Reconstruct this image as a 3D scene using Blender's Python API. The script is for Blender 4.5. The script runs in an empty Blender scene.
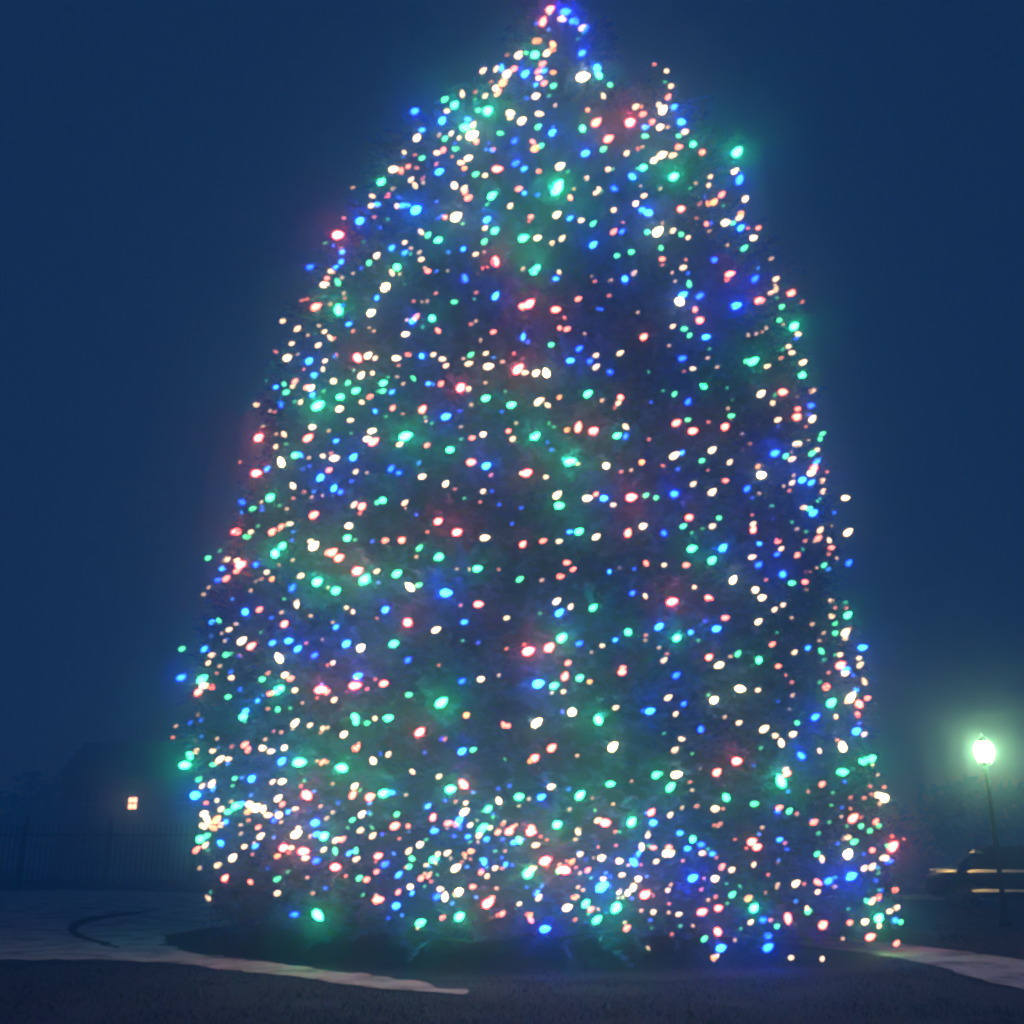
# lights on the tree: where each bulb shows in the photograph, glass colour, brightness class
BULBS = (
    "415,111b3 422,130c2 417,138w3 445,99g2 447,111w2 454,105g3 462,94w2 475,92r1 475,99g1 478,110g2 442,121c3 439,135w1 445,139g2 459,138w2 465,127g3 473,124w2 468,119c2 472,135w4 "
    "476,142r2 456,149g2 443,150r2 437,153w2 415,155r1 422,158g2 404,152w2 403,157c1 408,166r2 401,171r2 393,169w3 436,164r1 439,172c3 468,158w3 461,163w2 464,168o2 476,174g2 411,180w2 "
    "423,178r1 423,183w1 415,186w2 381,182g3 454,185w3 464,188w2 353,188w1 393,189w1 536,41o2 539,41o2 578,39g1 553,44o3 552,50o2 547,53w3 582,53b3 507,55o1 519,55w3 525,53g2 "
    "535,55g3 542,64r2 483,71w2 496,69w2 502,68c2 514,69r2 507,74w3 525,74c3 538,71r2 544,71c2 553,72o2 539,78w2 491,82r1 503,83o3 496,88w3 499,91r2 497,94w2 544,83r2 "
    "536,85c2 553,86g2 583,77w4 597,68c3 599,75g3 610,85g2 485,96w2 536,96w3 603,96w2 527,99b1 549,96g1 555,105w1 488,111g4 510,113w3 510,118w2 522,121w3 539,114w2 588,110o2 "
    "538,127g2 552,133c3 583,128g3 596,122r3 630,122r4 608,139r3 500,133g2 514,141b2 533,142r2 535,149o3 541,146g2 486,150c1 492,150c2 585,153c3 603,149g2 627,153w2 638,149r1 497,169r3 "
    "485,175w2 524,169c2 539,171r2 560,166w3 568,172g1 608,169w2 613,169g1 586,178w2 632,177c3 558,185g4 519,189r2 574,189o1 599,189w2 614,189b2 636,107w2 638,169g1 654,64r1 667,71w2 "
    "665,82g1 671,86w2 668,97r2 659,105w2 663,110w4 674,107c2 642,107o1 643,114r2 681,122c3 645,127c2 652,122r2 660,127w3 668,127w1 685,132w2 645,136g2 679,136g2 693,144g3 678,147r2 "
    "702,152r2 662,155w3 673,155w2 654,160w3 642,147w1 737,152g4 735,171w3 740,180b3 643,168g3 674,177g4 710,177w2 709,185w2 696,183w1 690,188g1 640,186w1 660,189w1 372,196w2 371,206w2 "
    "377,204c2 388,196r2 397,206w2 407,206c2 416,210c4 374,217r1 344,218r1 360,221c3 338,235r4 325,243g1 333,246b1 341,248w1 342,252c2 310,267b2 341,262c2 336,267c2 330,271w2 327,278r2 "
    "325,285w3 338,282g2 342,278w1 353,273w1 344,293w1 364,242g1 380,228b1 377,256w3 369,263g2 392,248c2 397,267g3 405,242w2 421,232w2 428,235g2 438,240g3 411,248w1 410,254g1 421,259w2 "
    "392,273w2 400,274w1 385,287w4 405,284g1 425,268w1 428,271r2 436,271b1 436,293r1 377,298c2 302,301r1 307,299r1 316,307r3 330,304w1 339,310g4 371,313w4 283,321w2 297,329w2 319,326w1 "
    "308,335w1 316,334g1 324,332w2 330,338w2 318,345w2 349,324c2 369,328w1 374,331w1 405,334w3 413,321c3 407,320w1 432,318g3 422,302w1 427,301w1 414,301r1 438,331r2 436,202b1 439,218b1 "
    "465,192r2 468,198r2 492,196g3 487,204g1 524,193c2 537,195b1 557,190g4 570,198r2 596,193w2 510,206w2 456,217w4 445,217r2 442,215c1 463,224g1 531,217r2 529,221r1 557,215w3 570,218c2 "
    "581,220w2 593,224g2 487,220c3 485,228w2 495,231g3 484,242g2 523,238g3 537,238w3 552,243w2 562,238w2 593,245c3 463,249c2 448,252c1 476,254w2 484,252w1 495,262r4 485,268r2 478,274r1 "
    "448,271w1 465,278b2 523,270w2 534,270g4 559,273w3 556,279c2 592,276w1 595,281r1 476,293r1 474,299g1 495,296c3 454,302g2 523,306r3 529,304r4 578,299r2 556,310r3 565,318r1 560,328r2 "
    "567,329r2 471,324r1 476,321w1 493,332r2 481,340w1 523,337c2 528,342b1 551,345g2 585,334w1 579,349b2 598,309b1 602,192g1 644,196w2 636,204w3 614,210w2 623,223r1 642,210c2 648,213c3 "
    "681,209r3 705,196b1 700,204r1 708,204o2 714,202o3 722,195r2 723,206g1 745,199w3 662,223w1 658,232w4 647,232g2 673,231w2 681,234g2 688,238w2 614,232r2 622,232b2 697,218r1 706,224r2 "
    "711,223b1 709,231w1 725,223w3 733,223g2 739,218w2 741,213o2 741,228c3 748,228r1 753,238w3 744,248g2 727,245w1 758,228r2 661,248g2 631,252g2 617,256g2 662,259r2 662,265r1 686,260r1 "
    "683,268w2 688,273b1 672,273w1 675,281w1 689,284g2 714,260b2 612,281w3 625,279c3 634,273w2 633,285r1 609,296r1 683,295c3 680,302w4 700,296b2 695,310r2 700,320r3 730,274r3 727,279r2 "
    "758,268c1 755,279b2 736,306b4 758,301r3 602,309b1 638,312w1 644,337r3 673,326w2 684,329g2 689,335g2 706,337c3 669,346w1 748,335w1 756,334w1 709,349g1 771,259w1 776,279w2 776,288w2 "
    "771,293w2 791,293r3 762,301r2 802,302r1 777,298g1 782,307g2 779,320g2 783,324w1 794,326g4 798,334w2 796,338b1 766,328w1 762,332o1 788,346w2 783,349g1 276,352r1 287,358w3 309,361c3 "
    "304,369r1 325,361w2 323,369w2 337,355r1 358,358r4 368,356w3 354,370g1 361,375w3 372,373w2 314,375c2 267,381g1 284,384g2 295,381r2 293,386w2 286,392g2 311,388w3 312,395c2 334,381w3 "
    "348,383g2 356,391g3 340,397g3 378,383g1 256,405w2 281,405b2 270,411w1 301,402w2 318,406g4 362,402w2 370,397r2 340,409w3 375,411c2 350,420w2 259,438r4 276,434w1 284,434w2 286,444g1 "
    "276,447w2 295,455g3 300,455c2 281,462w4 312,427w3 308,438r3 329,431w1 351,433g1 336,441c2 372,431w3 367,439w3 373,442r3 323,456w2 331,453r1 334,458w3 353,458c3 329,470r2 309,458w1 "
    "309,466b1 303,469b1 240,462r1 256,473r4 267,469c2 320,478c3 334,488c3 293,486w3 293,498r1 304,492r1 314,492c1 312,497w1 356,472w2 367,473w1 242,502b2 261,502w1 270,498g3 262,506c1 "
    "253,509g2 287,509w1 354,505w2 362,506r3 378,502g2 378,391g1 396,358w3 399,366r1 408,355r2 422,356c3 433,355w2 442,359w2 446,366w2 464,358w1 471,355g2 469,364w2 486,353w2 494,358c1 "
    "488,366w3 502,362w1 514,353r1 518,369r4 525,373w2 536,373w3 383,383g3 388,377g1 397,377w1 403,384w1 413,378g2 428,384c2 433,384c1 441,384r2 461,388r4 468,389w2 485,383w1 486,398g3 "
    "505,391g1 511,405g3 471,405w1 538,402w3 383,391g2 392,392c2 386,417g1 403,414r1 422,409r3 425,417g1 432,423g1 446,417c3 460,411b1 461,427w1 461,439g1 472,438r2 483,434w3 508,431r2 "
    "516,423w1 513,439w2 405,436g4 400,444w2 427,445r2 450,450g3 535,436g4 471,462r3 486,466c4 491,475r1 527,473r4 522,473w2 391,469b2 399,473b2 422,477w3 446,484w3 455,489r1 483,491w2 "
    "492,491b1 464,498g1 480,502r1 499,505b1 521,508b1 383,500g3 405,503w2 405,508w1 502,412b1 596,356w2 570,361c3 590,361b2 596,367w2 620,353w2 610,373b2 546,373w4 649,372g1 682,358b2 "
    "693,369w2 684,372r1 559,397o2 588,394g3 602,400w1 542,400w2 548,405w2 621,397r3 618,403w2 615,408r1 651,402b1 663,391g1 674,394g2 688,402b2 549,423g1 554,427g1 567,430o2 578,427r3 "
    "593,431r4 626,427w2 617,436g3 626,436b2 548,442b1 551,450b1 676,423r3 688,420g2 693,431r3 649,439r1 674,456w3 682,453c2 663,466r1 678,469b1 570,462g4 578,464w1 606,466w4 621,472o1 "
    "631,470w1 642,462o3 546,477w2 557,495w3 559,506g3 587,498w3 596,494r2 604,498c3 613,505w2 631,497r4 646,495g2 656,498g2 674,494b3 693,484w2 708,358w1 717,367w1 753,361g3 747,361g2 "
    "767,366w2 792,353w2 781,358r1 803,362w3 802,375g3 703,386g3 727,388g1 733,400g1 731,416g2 730,420r1 728,408w1 761,394w3 783,392r3 775,395g1 773,403w2 797,397w1 812,391w2 798,409r2 "
    "797,417r3 811,406b2 809,414b1 812,419w3 806,427r1 778,420w2 778,427b1 708,422r1 725,427r3 822,434g2 820,439g2 809,441w1 797,444w3 800,442g1 792,452w1 817,450w2 812,453g2 775,453b3 "
    "786,456g2 792,459w2 817,461c2 741,434w1 750,444o1 742,450r1 712,450w3 702,461g2 708,470r1 730,462w2 758,466o2 761,475w4 814,469r3 811,473w3 827,472r1 794,475w1 802,480c3 811,483c2 "
    "822,481w2 792,483w2 784,486w1 789,491r1 823,492w2 725,481r2 712,492w3 747,489b2 759,494w1 752,498b1 819,500g2 772,506g1 803,508w2 809,509g2 845,498w3 262,510b1 314,515r3 236,532r4 "
    "251,532w2 247,537g2 258,526g1 272,532r3 282,527r2 290,524w2 287,526g1 293,532c1 292,540b1 208,558g2 220,551g1 226,560w2 223,568c2 218,580b2 256,565b2 240,565r4 237,560w2 237,571r2 "
    "275,554g4 282,546g3 314,546w4 311,541w2 328,552r2 267,572w2 272,579o2 301,576w2 293,560w1 209,587w1 204,594w1 251,591w1 292,588b2 317,582g4 328,588w1 245,612c3 259,610r2 297,604w3 "
    "284,624r3 212,622c2 236,624w1 229,630w2 222,633w1 225,641w1 242,641w3 251,646r3 272,643c2 289,641c3 298,649c3 306,643r1 323,640w1 311,616w1 182,649g2 204,649c2 209,651b1 212,655w2 "
    "208,663w2 226,655g2 231,654g1 220,666w1 279,658w4 315,655b2 328,665r1 284,599g1 349,526w3 347,538g3 355,540g1 372,541b1 385,540r2 402,540r3 416,515b1 438,521r4 457,532r4 427,532r1 "
    "485,538w3 419,548g2 439,557g3 416,557w1 333,552r3 339,558r3 357,571r4 377,571w2 397,574g3 364,580g4 378,583c1 336,591g3 410,587w4 419,585g2 457,569w1 469,569w1 477,569g3 446,593c4 "
    "461,605r1 478,604r3 346,608w2 353,612w2 385,610c3 377,618r1 333,622w1 336,627c2 408,622r4 436,630w3 464,622c2 463,641g1 478,643b1 346,644c3 361,648w4 394,644g3 408,660b2 333,663w2 "
    "439,665r1 360,513r1 512,524b1 523,544r3 543,541r2 559,541w2 570,532c2 579,532g3 596,537w3 628,533r3 643,526w3 499,569r1 520,579g2 542,580w1 567,563r2 573,569r2 560,576r2 609,572c2 "
    "620,568w1 634,569b1 646,563r2 632,593b2 645,596w2 557,601w3 571,607w2 559,613c3 593,608g3 540,613g1 507,618w2 506,649r1 528,651r4 524,644r1 549,648r4 562,638g4 579,644b2 602,646w2 "
    "615,640c2 628,632g3 646,635r1 645,640w1 623,668r2 592,652w1 568,663r2 664,533b2 689,518r3 683,526g2 692,533g1 712,526w2 719,518g2 702,529g1 692,549g3 723,548c3 712,560g3 664,565w2 "
    "686,565r2 752,515r1 753,524w2 753,530r3 773,519b1 759,544c2 778,541r2 781,549w2 777,555b2 752,557w2 759,565b2 783,574b3 792,522g1 797,529w1 797,555r2 803,549g1 806,532g1 805,541r1 "
    "792,583g2 733,580w4 755,590w3 762,598w3 766,580r1 783,605w2 775,610w2 792,618w1 694,587w2 709,598r3 672,602r4 725,618r2 758,622w3 777,633g1 772,644r2 659,627c3 677,638g4 691,632c2 "
    "698,640g1 705,621b1 716,629c3 659,648w1 667,654r1 664,660w2 709,657r3 719,665w3 730,657w1 738,654g2 759,660g3 794,652w2 778,666r2 808,648c2 806,572r1 805,582r2 806,590w1 834,513b1 "
    "813,513c3 831,526w1 848,532w3 820,530w2 818,538r2 815,541w1 829,540w2 831,548r2 829,554r1 837,558w1 824,565g2 817,568w1 828,569c1 849,563b2 810,572r1 831,601w2 845,602g1 835,608r1 "
    "832,616w2 846,608r1 848,615g3 835,624g2 849,629r1 835,633g2 845,633w3 845,638w2 842,644o1 862,648c3 821,651g2 824,660g1 840,655w2 835,655g1 840,665r3 859,658w2 860,665w2 846,669c2 "
    "812,624w1 820,640w1 824,633w1 181,678b3 202,679g3 204,686w3 212,687r3 198,692r3 217,673r1 231,672b1 231,678w2 240,689b1 228,697g2 262,679g2 268,673r1 285,675w3 290,678r2 279,690g4 "
    "295,690w2 321,690r4 317,698r1 302,703w1 290,708g1 278,709g2 268,709r1 246,711c3 243,717g3 245,722g1 198,715w1 201,720b1 190,723b1 176,726w1 173,737r1 196,740w1 196,751w2 190,756g3 "
    "185,765g4 213,751w2 210,756c1 213,764g2 220,759w3 228,759w2 218,762r2 245,745r2 248,750r2 262,748w3 265,739w1 271,751w2 284,748w3 274,731r1 281,732r1 295,723w3 293,729w1 310,725w2 "
    "323,728w2 321,732r1 282,761c3 299,762g4 317,761w1 323,762r2 235,778g2 242,778c1 232,786g1 252,779c3 273,782w2 282,781w3 278,798w3 282,804r2 304,781g1 301,786r1 307,795r4 199,779g2 "
    "202,786w2 212,784w3 213,789c2 195,795c4 217,800w2 206,803r2 221,809w2 228,812g2 237,806g3 242,803c2 249,804w3 256,808w4 263,809w3 248,812o2 249,820r1 268,815w2 279,815w3 281,822w1 "
    "274,820b2 288,812c2 295,809w2 276,811c1 321,806w1 315,823c3 204,814w3 207,818w3 202,825w2 217,820o3 221,825w2 212,826w2 298,828w2 251,795c1 358,676c3 355,686r4 327,692r2 334,700w2 "
    "375,679r1 384,684r3 367,689r1 409,695g2 441,703g4 462,681b2 481,679w3 466,715o3 355,717g3 356,722g3 367,723g2 375,718w2 388,718g3 327,728w1 344,734w3 359,743r1 356,748r3 373,761w3 "
    "380,754b1 388,754w2 342,768g4 327,762r1 333,784r1 355,786w3 353,795r3 370,797r3 384,793g4 392,793c2 338,803b1 333,812w1 362,814w3 352,820g2 348,828g1 361,828w1 372,828g1 397,814g2 "
    "395,826r3 408,826r2 406,795w1 420,732r4 441,739b1 445,739r1 425,753b1 462,751c3 473,750g2 412,772w2 439,776w2 450,789g4 464,784r4 462,787r1 473,792c1 466,803w2 464,812w3 428,806c2 "
    "433,817r3 459,820c3 459,826b2 470,825w2 448,823r2 434,828c1 447,828w1 456,801r1 477,820w1 483,828g3 483,811g1 499,675w1 565,676r3 580,678g3 590,682o2 538,684c4 554,686g3 552,693w1 "
    "563,692w2 572,712w4 562,712b1 598,720g4 616,708w2 622,672r3 504,725r2 508,726r2 537,723w4 552,748r3 535,758r3 530,761o2 505,759g1 577,756w1 613,747w4 643,711b1 551,787w3 498,789b1 "
    "510,786b1 569,789b1 541,797c3 580,795g4 610,784g3 632,781r1 519,797g3 499,801w3 519,806w1 488,809g3 493,817g1 557,825g4 613,804w1 598,820w2 605,823r4 632,822g4 512,828r2 516,825w1 "
    "504,822w1 490,828w2 498,828o1 532,828r3 579,829w1 676,675b2 668,698w2 684,704b2 650,711c3 676,714w2 714,700w4 708,695g1 740,689w4 758,690w2 725,717w1 739,723w2 701,729b2 682,739w2 "
    "675,750w2 664,734g1 692,754g1 700,768w1 737,761r4 717,772r3 676,775w4 656,775g3 662,773g1 670,787g3 690,782r1 692,790w1 726,797g3 754,804g2 697,806r1 715,809w3 651,812r3 670,815w2 "
    "653,823c3 779,808r2 789,811g2 797,814r1 764,729w3 775,736w2 781,743w3 793,734w3 797,723g2 761,748g1 754,765b1 801,756b3 787,773r3 786,770w2 781,781g4 790,709w1 793,695w1 792,682r1 "
    "786,675r1 778,701b1 845,673w3 850,672c1 853,675b1 829,673r1 864,681w2 820,682g1 826,687r3 831,703g3 815,717b3 836,717w2 856,690c2 851,698w4 848,701w2 867,698r2 859,704r3 858,715r2 "
    "859,723b1 856,731c3 864,734w2 837,740r1 843,747w4 820,751w2 864,761g3 872,759g3 873,765w1 842,772g3 845,782b1 853,768g1 822,784r2 808,792r1 884,787r1 878,795w3 884,798w4 887,801w1 "
    "864,798r1 878,775w1 842,808b1 853,818r3 861,817r1 814,822r2 829,822g1 851,809o1 870,786r1 205,826w3 214,823w2 208,822w2 214,828o2 200,839g3 207,836g2 205,845w2 196,850r2 208,850g1 "
    "221,843c3 241,834w1 261,836w3 244,847w2 233,858w3 218,865w2 200,868w1 225,878r3 250,882r2 277,879g2 288,872g1 277,893w2 208,898w2 294,915b2 318,915g4 316,861b2 283,848r4 277,856o2 "
    "289,853r1 303,851r4 305,858w2 296,834w4 316,834c2 324,836g4 310,836w1 324,850w2 335,851g2 335,867r4 339,870o1 336,840w2 252,854r1 268,868b1 360,831w2 373,836w2 409,832c1 342,839r2 "
    "399,839r1 382,834b1 349,853c2 356,859w2 378,856r3 376,862r1 376,872r2 385,864b2 359,878g2 346,876r1 399,875c2 409,851w2 412,859g2 409,867g2 420,845w3 426,840g1 434,831c2 454,836b1 "
    "434,859g3 438,854w2 426,865w2 429,867c1 421,878r2 428,876r2 431,873w1 437,875g1 410,887w3 398,892r2 378,900r3 396,906c3 402,915c1 420,923g3 418,928w1 440,889w2 437,897b2 445,897w3 "
    "459,892w4 454,895g1 452,903c1 459,917g4 443,917r2 473,887r2 488,903r4 492,898r2 498,915r1 451,823r1 460,829b1 481,831g3 479,836w2 468,837c2 487,839c2 470,842g1 478,842w1 498,832r2 "
    "465,854o2 471,851o2 451,859w1 462,862r1 456,868w3 471,859r1 484,862c3 481,859g1 487,867g1 481,872r2 487,876w2 495,868w2 495,851g1 465,858w1 388,918b1 509,831r3 531,832r4 541,836r1 "
    "547,840r1 536,845w2 519,840g3 514,842c2 523,839c1 578,832w2 616,831r1 620,832g1 648,836w2 642,847w3 639,853c2 616,845r1 598,847r1 580,854w2 545,861r4 547,865o1 564,870r4 572,862o2 "
    "567,861r1 559,865w1 586,859b1 588,870r2 594,858w1 602,858w3 619,861w3 656,861w2 634,862c3 628,865w1 641,865r1 622,875w2 606,873c1 603,879w2 602,887c4 609,886b1 647,876c1 638,879w3 "
    "633,887w3 628,893w3 623,897w1 619,892w2 645,895r4 653,895r1 528,873g4 533,868w2 527,887b1 536,893c2 539,898w2 519,904w2 516,908g1 530,915o2 531,920r2 527,914r1 545,929b4 578,887w1 "
    "583,890w1 575,897o2 567,908w3 586,904g3 591,909r2 588,914g1 598,909w1 597,920g3 616,908g4 575,920r1 627,928r2 625,923w1 641,911w1 653,912w2 650,920b1 648,948w1 506,864c2 502,858b1 "
    "512,865b1 502,868r1 502,914r2 591,878g1 580,873w1 652,928g1 693,839g3 701,845b2 702,853w2 705,854r1 712,854c2 716,858r1 666,853w3 671,854w3 669,848r2 683,861r1 722,867r2 732,870w2 "
    "715,879w3 704,878r1 701,889r1 693,878b4 668,890w2 669,912w1 669,904r1 679,914w2 708,900w1 716,897r1 718,908r3 702,912r3 732,895g2 727,903g1 748,898o2 754,908g4 751,922w2 763,920b2 "
    "771,920r1 777,926g2 788,918r3 741,929g1 718,932r3 704,939g2 721,948c3 716,956w2 713,958o2 735,940w1 768,947b3 768,936b2 791,958w2 680,926g1 693,926w1 672,934r1 752,842r3 757,847r3 "
    "780,840c2 785,843r1 787,850b1 754,865w2 768,875r1 777,862r1 796,884w3 804,884r1 807,909w2 808,912g2 726,884g1 847,826g1 861,826g2 870,831g2 879,826g2 817,834g1 848,837w2 854,842g2 "
    "872,850r2 892,847r4 892,836r1 904,839r1 884,859w3 889,862b2 864,854b1 817,854g2 822,859w2 848,854w4 851,876b4 864,868w2 872,867w2 878,868g1 878,873g1 818,882r2 829,881b3 834,887w1 "
    "818,892w2 876,881b1 895,890r2 878,897r2 867,901g2 872,901w2 882,890b1 881,901b1 848,909g1 823,925r3 850,923r2 865,922w3 879,918g4 879,926w2 890,911w2 897,908w2 895,920c2 901,922g2 "
    "870,937r3 843,939w1 897,943r2 822,959w2 868,892g1 "
)

import bpy, math, random
import numpy as np
from mathutils import Vector, Matrix
from mathutils.noise import noise as pnoise

random.seed(11)
rng = np.random.default_rng(5)
scene = bpy.context.scene
col = scene.collection

# ------------------------------------------------------------------ camera
F = 1065.0                      # focal length in pixels of a 1024 px frame
TILT = math.radians(17.1)
EYE = Vector((0, 0, 1.6))
cam_data = bpy.data.cameras.new('camera')
cam_data.sensor_width = 36
cam_data.lens = 36 * F / 1024
cam_data.clip_end = 2000
cam_data.clip_start = 0.1
cam = bpy.data.objects.new('camera', cam_data)
col.objects.link(cam)
cam.location = EYE
cam.rotation_euler = (math.pi / 2 + TILT, 0, 0)
scene.camera = cam

def ray(px, py):
    u = (px - 512) / F
    v = (512 - py) / F
    return Vector((u, math.cos(TILT) - v * math.sin(TILT), math.sin(TILT) + v * math.cos(TILT)))

def on_ground(px, py, z=0.0):
    d = ray(px, py)
    s = (z - EYE.z) / d.z
    return EYE + d * s

def at_depth(px, py, Y):
    d = ray(px, py)
    return EYE + d * (Y / d.y)

# ------------------------------------------------------------------ helpers
def tag(o, label=None, cat=None, group=None, kind=None):
    if label: o['label'] = label
    if cat: o['category'] = cat
    if group: o['group'] = group
    if kind: o['kind'] = kind
    return o

def empty(name, loc=(0, 0, 0), rz=0):
    o = bpy.data.objects.new(name, None)
    o.empty_display_size = 0.2
    col.objects.link(o)
    o.location = loc
    o.rotation_euler = (0, 0, rz)
    return o

class MB:
    """collects verts and faces in the local space of its thing"""
    def __init__(s):
        s.v = []; s.f = []
    def add(s, vs, fs):
        b = len(s.v)
        s.v += [tuple(x) for x in vs]
        s.f += [tuple(i + b for i in f) for f in fs]
        return s
    def box(s, c, size, M=None):
        x, y, z = (a / 2 for a in size)
        vs = [Vector((sx * x, sy * y, sz * z)) for sx in (-1, 1) for sy in (-1, 1) for sz in (-1, 1)]
        if M is not None: vs = [M @ p for p in vs]
        vs = [p + Vector(c) for p in vs]
        return s.add(vs, [(0, 1, 3, 2), (4, 6, 7, 5), (0, 4, 5, 1), (2, 3, 7, 6), (0, 2, 6, 4), (1, 5, 7, 3)])
    def tube(s, pts, rad, n=8, caps=True):
        pts = [Vector(p) for p in pts]
        if not hasattr(rad, '__len__'): rad = [rad] * len(pts)
        b = len(s.v)
        for i, p in enumerate(pts):
            t = (pts[min(i + 1, len(pts) - 1)] - pts[max(i - 1, 0)])
            if t.length < 1e-9: t = Vector((0, 0, 1))
            t.normalize()
            a = t.cross(Vector((0, 0, 1)) if abs(t.z) < 0.9 else Vector((1, 0, 0))).normalized()
            c = t.cross(a)
            for k in range(n):
                q = 2 * math.pi * k / n
                s.v.append(tuple(p + (a * math.cos(q) + c * math.sin(q)) * rad[i]))
        for i in range(len(pts) - 1):
            for k in range(n):
                k2 = (k + 1) % n
                s.f.append((b + i * n + k, b + i * n + k2, b + (i + 1) * n + k2, b + (i + 1) * n + k))
        if caps:
            s.f.append(tuple(b + k for k in range(n))[::-1])
            s.f.append(tuple(b + (len(pts) - 1) * n + k for k in range(n)))
        return s
    def lathe(s, prof, n=16, c=(0, 0, 0)):
        b = len(s.v)
        for r, z in prof:
            for k in range(n):
                q = 2 * math.pi * k / n
                s.v.append((c[0] + r * math.cos(q), c[1] + r * math.sin(q), c[2] + z))
        for i in range(len(prof) - 1):
            for k in range(n):
                k2 = (k + 1) % n
                s.f.append((b + i * n + k, b + i * n + k2, b + (i + 1) * n + k2, b + (i + 1) * n + k))
        s.f.append(tuple(b + k for k in range(n))[::-1])
        s.f.append(tuple(b + (len(prof) - 1) * n + k for k in range(n)))
        return s
    def mesh(s, name, m, smooth=False):
        me = bpy.data.meshes.new(name)
        me.from_pydata(s.v, [], s.f)
        me.materials.append(m)
        if smooth:
            me.polygons.foreach_set('use_smooth', [True] * len(me.polygons))
        me.update()
        return me
    def build(s, name, m, parent=None, smooth=False, bevel=0):
        o = bpy.data.objects.new(name, s.mesh(name, m, smooth))
        col.objects.link(o)
        if parent is not None: o.parent = parent
        if bevel:
            b = o.modifiers.new('bevel', 'BEVEL'); b.width = bevel; b.segments = 2; b.limit_method = 'ANGLE'
        return o

def mat(name, base, rough=0.8, metal=0.0, noise_amt=0.25, scale=8.0, emis=None, strength=1.0, bump=0.0, coat=0.0, base2=None):
    m = bpy.data.materials.new(name)
    m.use_nodes = True
    nt = m.node_tree
    b = nt.nodes['Principled BSDF']
    b.inputs['Roughness'].default_value = rough
    b.inputs['Metallic'].default_value = metal
    b.inputs['Coat Weight'].default_value = coat
    tc = nt.nodes.new('ShaderNodeTexCoord')
    n = nt.nodes.new('ShaderNodeTexNoise')
    n.inputs['Scale'].default_value = scale
    n.inputs['Detail'].default_value = 6
    nt.links.new(tc.outputs['Object'], n.inputs['Vector'])
    mix = nt.nodes.new('ShaderNodeMix'); mix.data_type = 'RGBA'
    d = base2 if base2 else tuple(c * (1 - noise_amt) for c in base)
    u = base if base2 else tuple(min(1, c * (1 + noise_amt)) for c in base)
    mix.inputs[6].default_value = (*d, 1)
    mix.inputs[7].default_value = (*u, 1)
    nt.links.new(n.outputs['Fac'], mix.inputs[0])
    nt.links.new(mix.outputs[2], b.inputs['Base Color'])
    if bump:
        bp = nt.nodes.new('ShaderNodeBump'); bp.inputs['Strength'].default_value = bump
        nt.links.new(n.outputs['Fac'], bp.inputs['Height'])
        nt.links.new(bp.outputs['Normal'], b.inputs['Normal'])
    if emis:
        b.inputs['Emission Color'].default_value = (*emis, 1)
        b.inputs['Emission Strength'].default_value = strength
    return m

M_NEEDLE = mat('spruce needles', (0.035, 0.14, 0.46), 0.6, noise_amt=0.45, scale=2.2)
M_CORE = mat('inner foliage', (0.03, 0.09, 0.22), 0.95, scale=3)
M_BARK = mat('bark', (0.09, 0.065, 0.05), 0.95, scale=12, bump=0.6)
M_WIRE = mat('green cable', (0.015, 0.04, 0.025), 0.6)
M_IRON = mat('painted iron', (0.02, 0.02, 0.024), 0.5, scale=30)
M_GRASS = mat('winter turf', (0.075, 0.095, 0.07), 1.0, noise_amt=0.5, scale=0.9, bump=0.5)
M_BLADE = mat('grass blades', (0.020, 0.055, 0.10), 0.9, noise_amt=0.5, scale=1.5)
M_WOOD = mat('distant trees', (0.018, 0.024, 0.022), 1.0, noise_amt=0.5, scale=0.4)
M_PAINT = mat('dark car paint', (0.012, 0.016, 0.022), 0.12, metal=0.2, noise_amt=0.05, coat=1.0)
M_GLASS = mat('car glass', (0.01, 0.012, 0.014), 0.05, noise_amt=0.05)
M_CHROME = mat('chrome', (0.75, 0.77, 0.76), 0.12, metal=1.0, noise_amt=0.03)
M_SATIN = mat('satin chrome', (0.9, 0.95, 0.9), 0.30, metal=1.0, noise_amt=0.03)
M_RUBBER = mat('rubber', (0.02, 0.02, 0.02), 0.8)
M_ALLOY = mat('alloy', (0.4, 0.41, 0.42), 0.3, metal=1.0)
M_BRICK = mat('night brick', (0.13, 0.075, 0.06), 0.9, scale=4)
M_ROOF = mat('slate roof', (0.05, 0.05, 0.055), 0.85, scale=6)
M_FRAME = mat('white window frame', (0.5, 0.5, 0.48), 0.5)
M_PANE = mat('lit window', (0.4, 0.3, 0.25), 0.3, noise_amt=0.3, scale=5, emis=(1.0, 0.66, 0.56), strength=9)
M_DARKPANE = mat('unlit window', (0.015, 0.018, 0.022), 0.1)
M_LAMP = mat('lamp glass', (0.8, 0.9, 0.8), 0.3, emis=(1.0, 1.0, 0.42), strength=60)

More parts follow.
